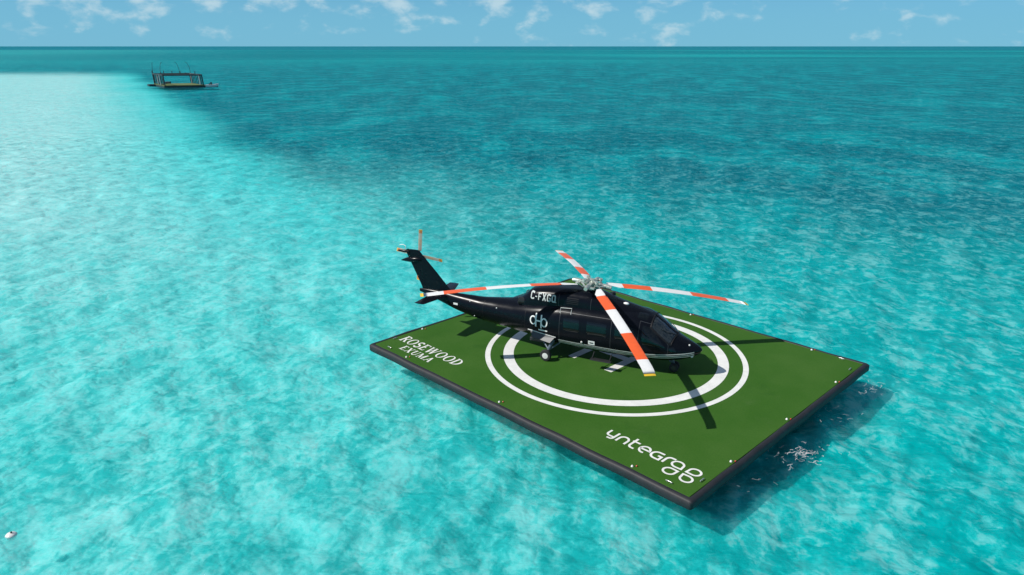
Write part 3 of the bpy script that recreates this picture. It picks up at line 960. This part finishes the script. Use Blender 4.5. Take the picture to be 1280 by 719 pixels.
m_.tube([(3.30, 0, .62), (3.45, 0, .2)], [.06, .045], 12)
m_.tube([(2.95, 0, .56), (3.4, 0, .3)], .025, 8)
m_.tube([(3.45, -.13, .175), (3.45, .13, .175)], .03, 8)
ng = m_.build('nose_landing_gear', M['strut'], heli, True, 45)
for y in (-.13, .13):
    wheel(ng, (3.45, y, .175), .175, .11, rim='dark_metal')
# fin, stabiliser
def airfoil(chord, thick, n=10):
    pts = []
    for i in range(n + 1):
        u = i / n; pts.append((u, thick * 2.6 * (.2969 * math.sqrt(u) - .126 * u - .3516 * u * u + .2843 * u ** 3 - .1036 * u ** 4) / 1.0))
    top = [(u * chord, t * chord) for u, t in pts]
    bot = [(u * chord, -t * chord) for u, t in pts[-2:0:-1]]
    return top + bot
m_ = MB(); rings = []
for z, xl, xt, th in ((1.55, -6.05, -7.75, .10), (1.9, -6.40, -7.85, .10), (2.6, -7.05, -8.20, .11), (3.3, -7.74, -8.56, .13), (3.46, -7.88, -8.58, .12), (3.5, -7.96, -8.5, .06)):
    rings.append([(xl - u, t, z) for u, t in airfoil(xl - xt, th)])
m_.loft(rings)
fin = m_.build('tail_fin', M['paint'], heli, True, 40)
m_ = MB()   # gearbox fairing pod with pointed tail
m_.loft([[(x, .06 + r * 1.0 * math.cos(a), 3.02 + dz + r * .75 * math.sin(a)) for a in [2 * math.pi * k / 16 for k in range(16)]]
         for x, r, dz in ((-7.62, .02, .1), (-7.8, .12, .08), (-8.1, .19, .04), (-8.4, .17, .0), (-8.65, .11, -.04), (-8.9, .02, -.1))])
m_.build('tail_gearbox', M['paint'], fin, True, 60)
m_ = MB()
m_.loft([[(x, -.02 + r * .8 * math.cos(a), 3.38 + r * .8 * math.sin(a)) for a in [2 * math.pi * k / 12 for k in range(12)]]
         for x, r in ((-8.4, .05), (-8.65, .09), (-8.95, .05), (-9.02, .01))])
m_.build('tail_light', M['paint'], fin, True, 60)
m_ = MB()
m_.tube([(-8.62, .0, 3.45), (-8.6, .0, 3.62), (-8.72, .0, 3.66), (-8.9, 0, 3.64)], .016, 8)
m_.build('antenna', M['white'], fin)
skin_z = 1.66
m_ = MB(); rings = []
for y, xl, xt, th in ((-1.54, -6.86, -7.28, .07), (-1.5, -6.82, -7.30, .11), (-.6, -6.56, -7.27, .12), (0, -6.42, -7.25, .13), (.6, -6.56, -7.27, .12), (1.5, -6.82, -7.30, .11), (1.54, -6.86, -7.28, .07)):
    rings.append([(xl - u, y, skin_z + t) for u, t in airfoil(xl - xt, th)])
m_.loft(rings)
m_.build('horizontal_stabilizer', M['paint'], heli, True, 40)
# main rotor
m_ = MB()
m_.lathe([(.30, -.42), (.26, -.30), (.13, -.26), (.12, -.16), (.24, -.14), (.24, -.09), (.12, -.07), (.12, .0), (.2, .02), (.2, .1), (.1, .13), (.1, .19), (.04, .22)], 24)
for k in range(4):
    Rz = Matrix.Rotation(R(90 * k), 4, 'Z')
    m_.box(Rz @ Vector((.30, 0, .02)), (.42, .17, .12), Rz.to_3x3(), bev=.025)       # hub arm
    m_.tube([Rz @ Vector((.45, .0, .02)), Rz @ Vector((.62, 0, .015)), Rz @ Vector((.80, 0, .0))], [.085, .095, .075], 12)   # blade grip
    m_.box(Rz @ Vector((.52, .17, .0)), (.16, .22, .06), Rz.to_3x3(), bev=.015)      # pitch horn
    m_.tube([Rz @ Vector((.5, .27, .0)), Rz @ Vector((.27, .19, -.15))], .022, 8)    # pitch link
    m_.tube([Rz @ Vector((.56, -.1, .02)), Rz @ Vector((.2, -.33, .03))], .04, 10)   # damper
    Rb = Matrix.Rotation(R(45 + 90 * k), 4, 'Z')                                       # vibration absorber arms
    m_.box(Rb @ Vector((.18, 0, .16)), (.34, .07, .03), Rb.to_3x3(), bev=.008)
    m_.lathe([(.02, -.05), (.075, -.045), (.075, .045), (.02, .05)], 12, Matrix.Translation(Rb @ Vector((.36, 0, .16))))
hub = m_.build('rotor_head', M['metal'], heli, True, 40)
e1 = Vector((1, 0, -.083)); e2 = Vector((0, 1, -.024)); e1.normalize()
e3 = e1.cross(e2).normalized(); e2 = e3.cross(e1).normalized()
Mh = Matrix((e1, e2, e3)).transposed().to_4x4()
hub.matrix_local = Matrix.Translation((0, 0, 3.06)) @ Mh
CH = .40
SEG = [(.62, 0), (1.26, 1), (2.46, 0), (4.18, 1), (5.80, 0), (6.56, 2), (6.68, None)]
def blade_mesh():
    m_ = MB()
    prof = airfoil(1.0, .11, 8)
    def ring(r):
        ch = CH * (min(1, .45 + .55 * (r - .62) / .5) if r < 1.12 else 1.0)
        sweep = 0.0
        if r > 6.3: sweep = (r - 6.3) * .16; ch = CH * (1 - (r - 6.3) * .12)
        tw = R(9 - 8 * r / 6.6)
        dz = -.645 * (r / 6.6) ** 1.7
        out = []
        for u, t in prof:
            yy = .42 * CH - u * ch - sweep; zz = t * ch
            out.append((r, yy * math.cos(tw) - zz * math.sin(tw), dz + zz * math.cos(tw) + yy * math.sin(tw)))
        return out
    for (r0, mi), (r1, _) in zip(SEG[:-1], SEG[1:]):
        n = max(2, int((r1 - r0) / .18))
        m_.loft([ring(r0 + (r1 - r0) * k / n) for k in range(n + 1)], mi, caps=(r0 < .7 or r1 > 6.6))
    return m_
b0_ = blade_mesh().build('rotor_blade', [M['white'], M['orange'], M['yellow']], hub, True, 40)
bm = bmesh.new(); bm.from_mesh(b0_.data)
bmesh.ops.remove_doubles(bm, verts=bm.verts, dist=1e-4); bmesh.ops.recalc_face_normals(bm, faces=bm.faces)
bm.to_mesh(b0_.data); bm.free()
PHI = -55.8
LAG = (1.7, 0, -1.6, .3)      # free lead-lag of each parked blade
b0_.rotation_euler = (0, 0, R(PHI + LAG[0]))
for k in (1, 2, 3):
    c = b0_.copy(); col.objects.link(c); c.parent = hub
    c.rotation_euler = (0, 0, R(PHI + 90 * k + LAG[k]))
# tail rotor on the port side of the fin
m_ = MB()
Ty = Matrix.Translation((-8.15, .30, 3.16)) @ Matrix.Rotation(R(-90), 4, 'X')
m_.lathe([(.09, -.2), (.08, .0), (.11, .02), (.11, .08), (.05, .12)], 16, Ty)
for k in range(4):
    a = R(5 + 90 * k)
    m_.tube([(-8.15, .35, 3.16), (-8.15 + .24 * math.sin(a), .35, 3.16 + .24 * math.cos(a))], [.05, .035], 8)
tr_ = m_.build('tail_rotor', M['metal'], heli, True, 40)
def tail_blade():
    m_ = MB(); pf = airfoil(1, .12, 5)
    def ring(r):
        ch = .16
        tw = R(16)
        return [((u - .35) * ch * math.cos(tw) - t * ch * math.sin(tw), t * ch * math.cos(tw) + (u - .35) * ch * math.sin(tw), r) for u, t in pf]
    for r0, r1, mi in ((.2, .45, 1), (.45, .72, 0), (.72, 1.0, 1), (1.0, 1.14, 2), (1.14, 1.17, 3)):
        m_.loft([ring(r0), ring(r1)], mi, caps=True if r1 > 1.15 or r0 < .3 else False)
    return m_
tb = tail_blade().build('tail_rotor_blade', [M['tan'], M['tan_pale'], M['tan_orange'], M['yellow']], tr_)
for k in range(4):
    c = tb if k == 0 else tb.copy()
    if k: col.objects.link(c); c.parent = tr_
    c.location = (-8.15, .36, 3.16)
    c.rotation_euler = (0, R(5 + 90 * k), 0)

# ------------------------------------------------------------------ far floating cage
A = Vector((-109.2, 234.7, 0)); Bv = Vector((-98.6, 238.4, 0)); Cv = Vector((-118.0, 246.5, 0))
far = empty('floating_platform', ((A.x + Bv.x) / 2, (A.y + Bv.y) / 2, WATER_Z))
tag(far, 'distant dark floating platform with open post frame and pale green deck', 'platform')
ex = (Bv - A); ey = (Cv - A); o0 = A - Vector(((A.x + Bv.x) / 2, (A.y + Bv.y) / 2, 0))
def fp(u, v, z): return o0 + ex * u + ey * v + Vector((0, 0, z))
def slab(mb, u0, u1, v0, v1, z0, z1, mi=0):
    vs = [fp(u, v, z) for z in (z0, z1) for u, v in ((u0, v0), (u1, v0), (u1, v1), (u0, v1))]
    mb.add(vs, [(3, 2, 1, 0), (4, 5, 6, 7), (0, 1, 5, 4), (1, 2, 6, 5), (2, 3, 7, 6), (3, 0, 4, 7)], mi)
m_ = MB(); slab(m_, -.03, 1.03, -.03, 1.03, -.3, .42); m_.build('float', M['far_dark'], far)
m_ = MB(); slab(m_, -.02, 1.02, -.02, 1.02, .424, .62); m_.build('deck', M['far_green'], far)
m_ = MB(); slab(m_, -.20, -.034, .8, 1.0, -.2, .5); m_.build('side_dock', M['far_dark'], far)
m_ = MB(); slab(m_, 1.034, 1.42, .1, .32, -.2, .42); m_.build('side_dock', M['far_green'], far)
HT = 3.8
for u, v, pale in ((0, 0, 0), (1, 0, 0), (0, 1, 0), (1, 1, 0), (-.035, .25, 1), (.97, .85, 1), (.0, .6, 1), (.96, .12, 1)):
    m_ = MB()
    p = fp(u, v, .62); q = fp(u, v, HT + (.9 if (u, v) == (0, 1) else 0))
    lean = Vector((-.25, 0, 0)) if not pale else Vector((-.1, 0, 0))
    m_.tube([p, q + lean], .17 if pale else .21, 8)
    m_.build('post', M['far_pale' if pale else 'far_dark'], far)
m_ = MB()
lean = Vector((-.25, 0, 0))
for (ua, va), (ub, vb) in (((0, 0), (1, 0)), ((0, 1), (1, 1)), ((0, 0), (0, 1)), ((1, 0), (1, 1))):
    m_.tube([fp(ua, va, HT - .12) + lean, fp(ub, vb, HT - .12) + lean], .2, 8)
m_.tube([fp(0, .5, HT - .1) + lean, fp(1, .5, HT - .1) + lean], .1, 6)
m_.build('top_frame', M['far_dark'], far)
for u in (0, 1):
    n = 8
    for k in range(1, n):
        m_ = MB(); v = k / n
        m_.tube([fp(u, v, .62), fp(u, v, HT - .2) + lean], .12 + .04 * random.random(), 6)
        m_.build('side_pile', M['far_dark'], far)
for u, v, h in ((0, .15, .9), (.28, .9, 1.0), (.5, .9, .9), (.72, .9, .9), (.9, .2, 1.0), (.62, .1, .7)):
    m_ = MB(); m_.tube([fp(u, v, HT - .1) + lean, fp(u, v, HT + h * .9) + lean], .12, 6); m_.build('stub_post', M['far_dark'], far)
for u, v, dx in ((0.0, .95, .25), (.2, .95, .7), (.72, .95, -.9), (1.0, .9, -1.0)):
    m_ = MB()
    b = fp(u, v, HT - .1) + lean
    m_.tube([b, b + Vector((dx * .1, 0, 1.6)), b + Vector((dx * .5, 0, 2.9)), b + Vector((dx, 0, 3.6)), b + Vector((dx * 1.5, 0, 3.7))], .055, 6)
    m_.build('davit', M['far_dark'], far)
m_ = MB(); m_.box(fp(.35, .95, .9), (1.6, .9, .7), bev=.1); m_.build('deck_box', M['far_dark'], far)

# white boat moored on the far dock
bt = empty('boat', (-96.2, 239.2, WATER_Z), R(18))
tag(bt, 'small white boat with dark console moored beside the distant floating platform', 'boat')
m_ = MB(); rings = []
for x, w_, zk, zs in ((-1.9, .75, .0, .62), (-1.0, .85, -.05, .62), (0, .85, -.05, .66), (1.0, .66, .0, .78), (1.7, .3, .2, .92), (1.95, .04, .6, .98)):
    rings.append([(x, -w_, zs), (x, -w_ * .8, zk + .1), (x, 0, zk - .15), (x, w_ * .8, zk + .1), (x, w_, zs), (x, w_ * .85, zs + .02), (x, 0, zs - .02), (x, -w_ * .85, zs + .02)])
m_.loft(rings); m_.build('hull', M['boat_white'], bt, True, 35)
m_ = MB(); m_.box((-.2, 0, 1.05), (.5, .6, .75), bev=.06); m_.box((-.75, 0, .85), (.4, .6, .4), bev=.06); m_.build('console', M['far_dark'], bt)

# ------------------------------------------------------------------ small white float and foam
bz = float(wave(-13.32, 15.98))
by = empty('buoy', (-13.30, 16.0, bz - .02))
tag(by, 'small white float bobbing in the turquoise water at lower left', 'buoy')
m_ = MB(); m_.lathe([(.03, -.09), (.10, -.07), (.14, -.01), (.145, .02), (.11, .06), (.05, .08), (.02, .085)], 18)
m_.build('float_body', M['boat_white'], by, True)
m_ = MB(); m_.lathe([(.022, .0), (.026, .03), (.01, .045)], 8, Matrix.Translation((0.02, 0, .083))); m_.build('eyelet', M['dark_metal'], by)

fm = MB()
def fleck(x, y, L, w_, th):
    n = 5; pts = []
    for i in range(n + 1):
        pts.append((x, y)); th += random.uniform(-.7, .7)
        x += L / n * math.cos(th); y += L / n * math.sin(th)
    for i, q in enumerate(stroke(pts, w_)):
        fm.add([(p.x, p.y, float(wave(p.x, p.y)) + .012) for p in q], [(0, 1, 2, 3)])
random.seed(5)
for i in range(95):
    r = abs(random.gauss(0, .5)); a = random.random() * 6.28
    fleck(9.25 + r * 1.25 * math.cos(a), 20.0 + r * .85 * math.sin(a), random.uniform(.05, .22), random.uniform(.006, .016), random.random() * 6.28)
for i in range(22):
    fleck(13.7 + random.gauss(0, .5), 25.0 + random.gauss(0, .3), random.uniform(.06, .3), random.uniform(.006, .015), random.gauss(0, .6))
for i in range(24):
    fleck(11.0 + random.gauss(0, .6), 23.0 + random.gauss(0, .45), random.uniform(.06, .3), random.uniform(.006, .014), random.gauss(0, .6))
for i in range(10):
    fleck(7.2 + random.gauss(0, .6), 18.6 + random.gauss(0, .25), random.uniform(.06, .25), random.uniform(.006, .012), random.gauss(0, .5))
tag(fm.build('foam', M['foam']), 'white foam flecks churning in the shadow beside the helipad', 'foam', kind='stuff')

# ------------------------------------------------------------------ light and sky
SUN_AZ, SUN_EL = R(74 + 180), R(43.2)      # azimuth of the sun, clockwise from +y
wd = bpy.data.worlds.new('World'); sc.world = wd; wd.use_nodes = True
nt = wd.node_tree; nt.nodes.clear(); g = G(nt)
sky = g.n('ShaderNodeTexSky', sky_type='NISHITA')
sky.sun_disc = False
sky.sun_elevation = SUN_EL; sky.sun_rotation = SUN_AZ
sky.altitude = 0; sky.air_density = .55; sky.dust_density = .1; sky.ozone_density = 5.0
tc = g.n('ShaderNodeTexCoord').outputs['Generated']
x_, y_, z_ = g.sep(tc)
cv = g.mapping(tc, (1, 1, 1.8))
n1 = g.noise(cv, 24, 5, .55, .15)
n2 = g.noise(g.mapping(tc, (1, 1, 2.0), loc=(3, 5, 1)), 5, 3, .5)
cl = g.math('ADD', g.math('MULTIPLY', n1, .7), g.math('MULTIPLY', n2, .3))
cl = g.math('ADD', cl, g.lin(z_, .01, .075, -.06, .045))
cl = g.step(cl, .48, .65)
cl = g.math('MULTIPLY', cl, .55)
bal = g.mix(1.0, sky.outputs[0], (.50, .88, 1.02), 'MULTIPLY')
bal = g.mix(g.math('MULTIPLY', g.step(z_, .13, .02), .88), bal, (2.0, 5.35, 7.3))
bg_c = g.mix(cl, bal, (7.6, 8.9, 9.2))
bgn = g.n('ShaderNodeBackground'); bgn.inputs[1].default_value = .092
g.put(bgn.inputs[0], bg_c)
wo = g.n('ShaderNodeOutputWorld'); g.put(wo.inputs[0], bgn.outputs[0])
sl = bpy.data.lights.new('sun', 'SUN'); sl.energy = 4.8; sl.angle = R(.53); sl.color = (1, .955, .89)
so = bpy.data.objects.new('sun', sl); col.objects.link(so)
to_sun = Vector((math.sin(SUN_AZ) * math.cos(SUN_EL), math.cos(SUN_AZ) * math.cos(SUN_EL), math.sin(SUN_EL)))
so.rotation_euler = to_sun.to_track_quat('Z', 'Y').to_euler()
so.location = to_sun * 60

# ------------------------------------------------------------------ camera
cam = bpy.data.cameras.new('camera')
co = bpy.data.objects.new('camera', cam); col.objects.link(co)
cam.sensor_width = 36.0; cam.lens = 898.64 / 1280 * 36
co.location = (0, 0, 11.92)
co.rotation_euler = (R(90 - 18.575), 0, 0)
cam.clip_start = .1; cam.clip_end = 60000
sc.camera = co
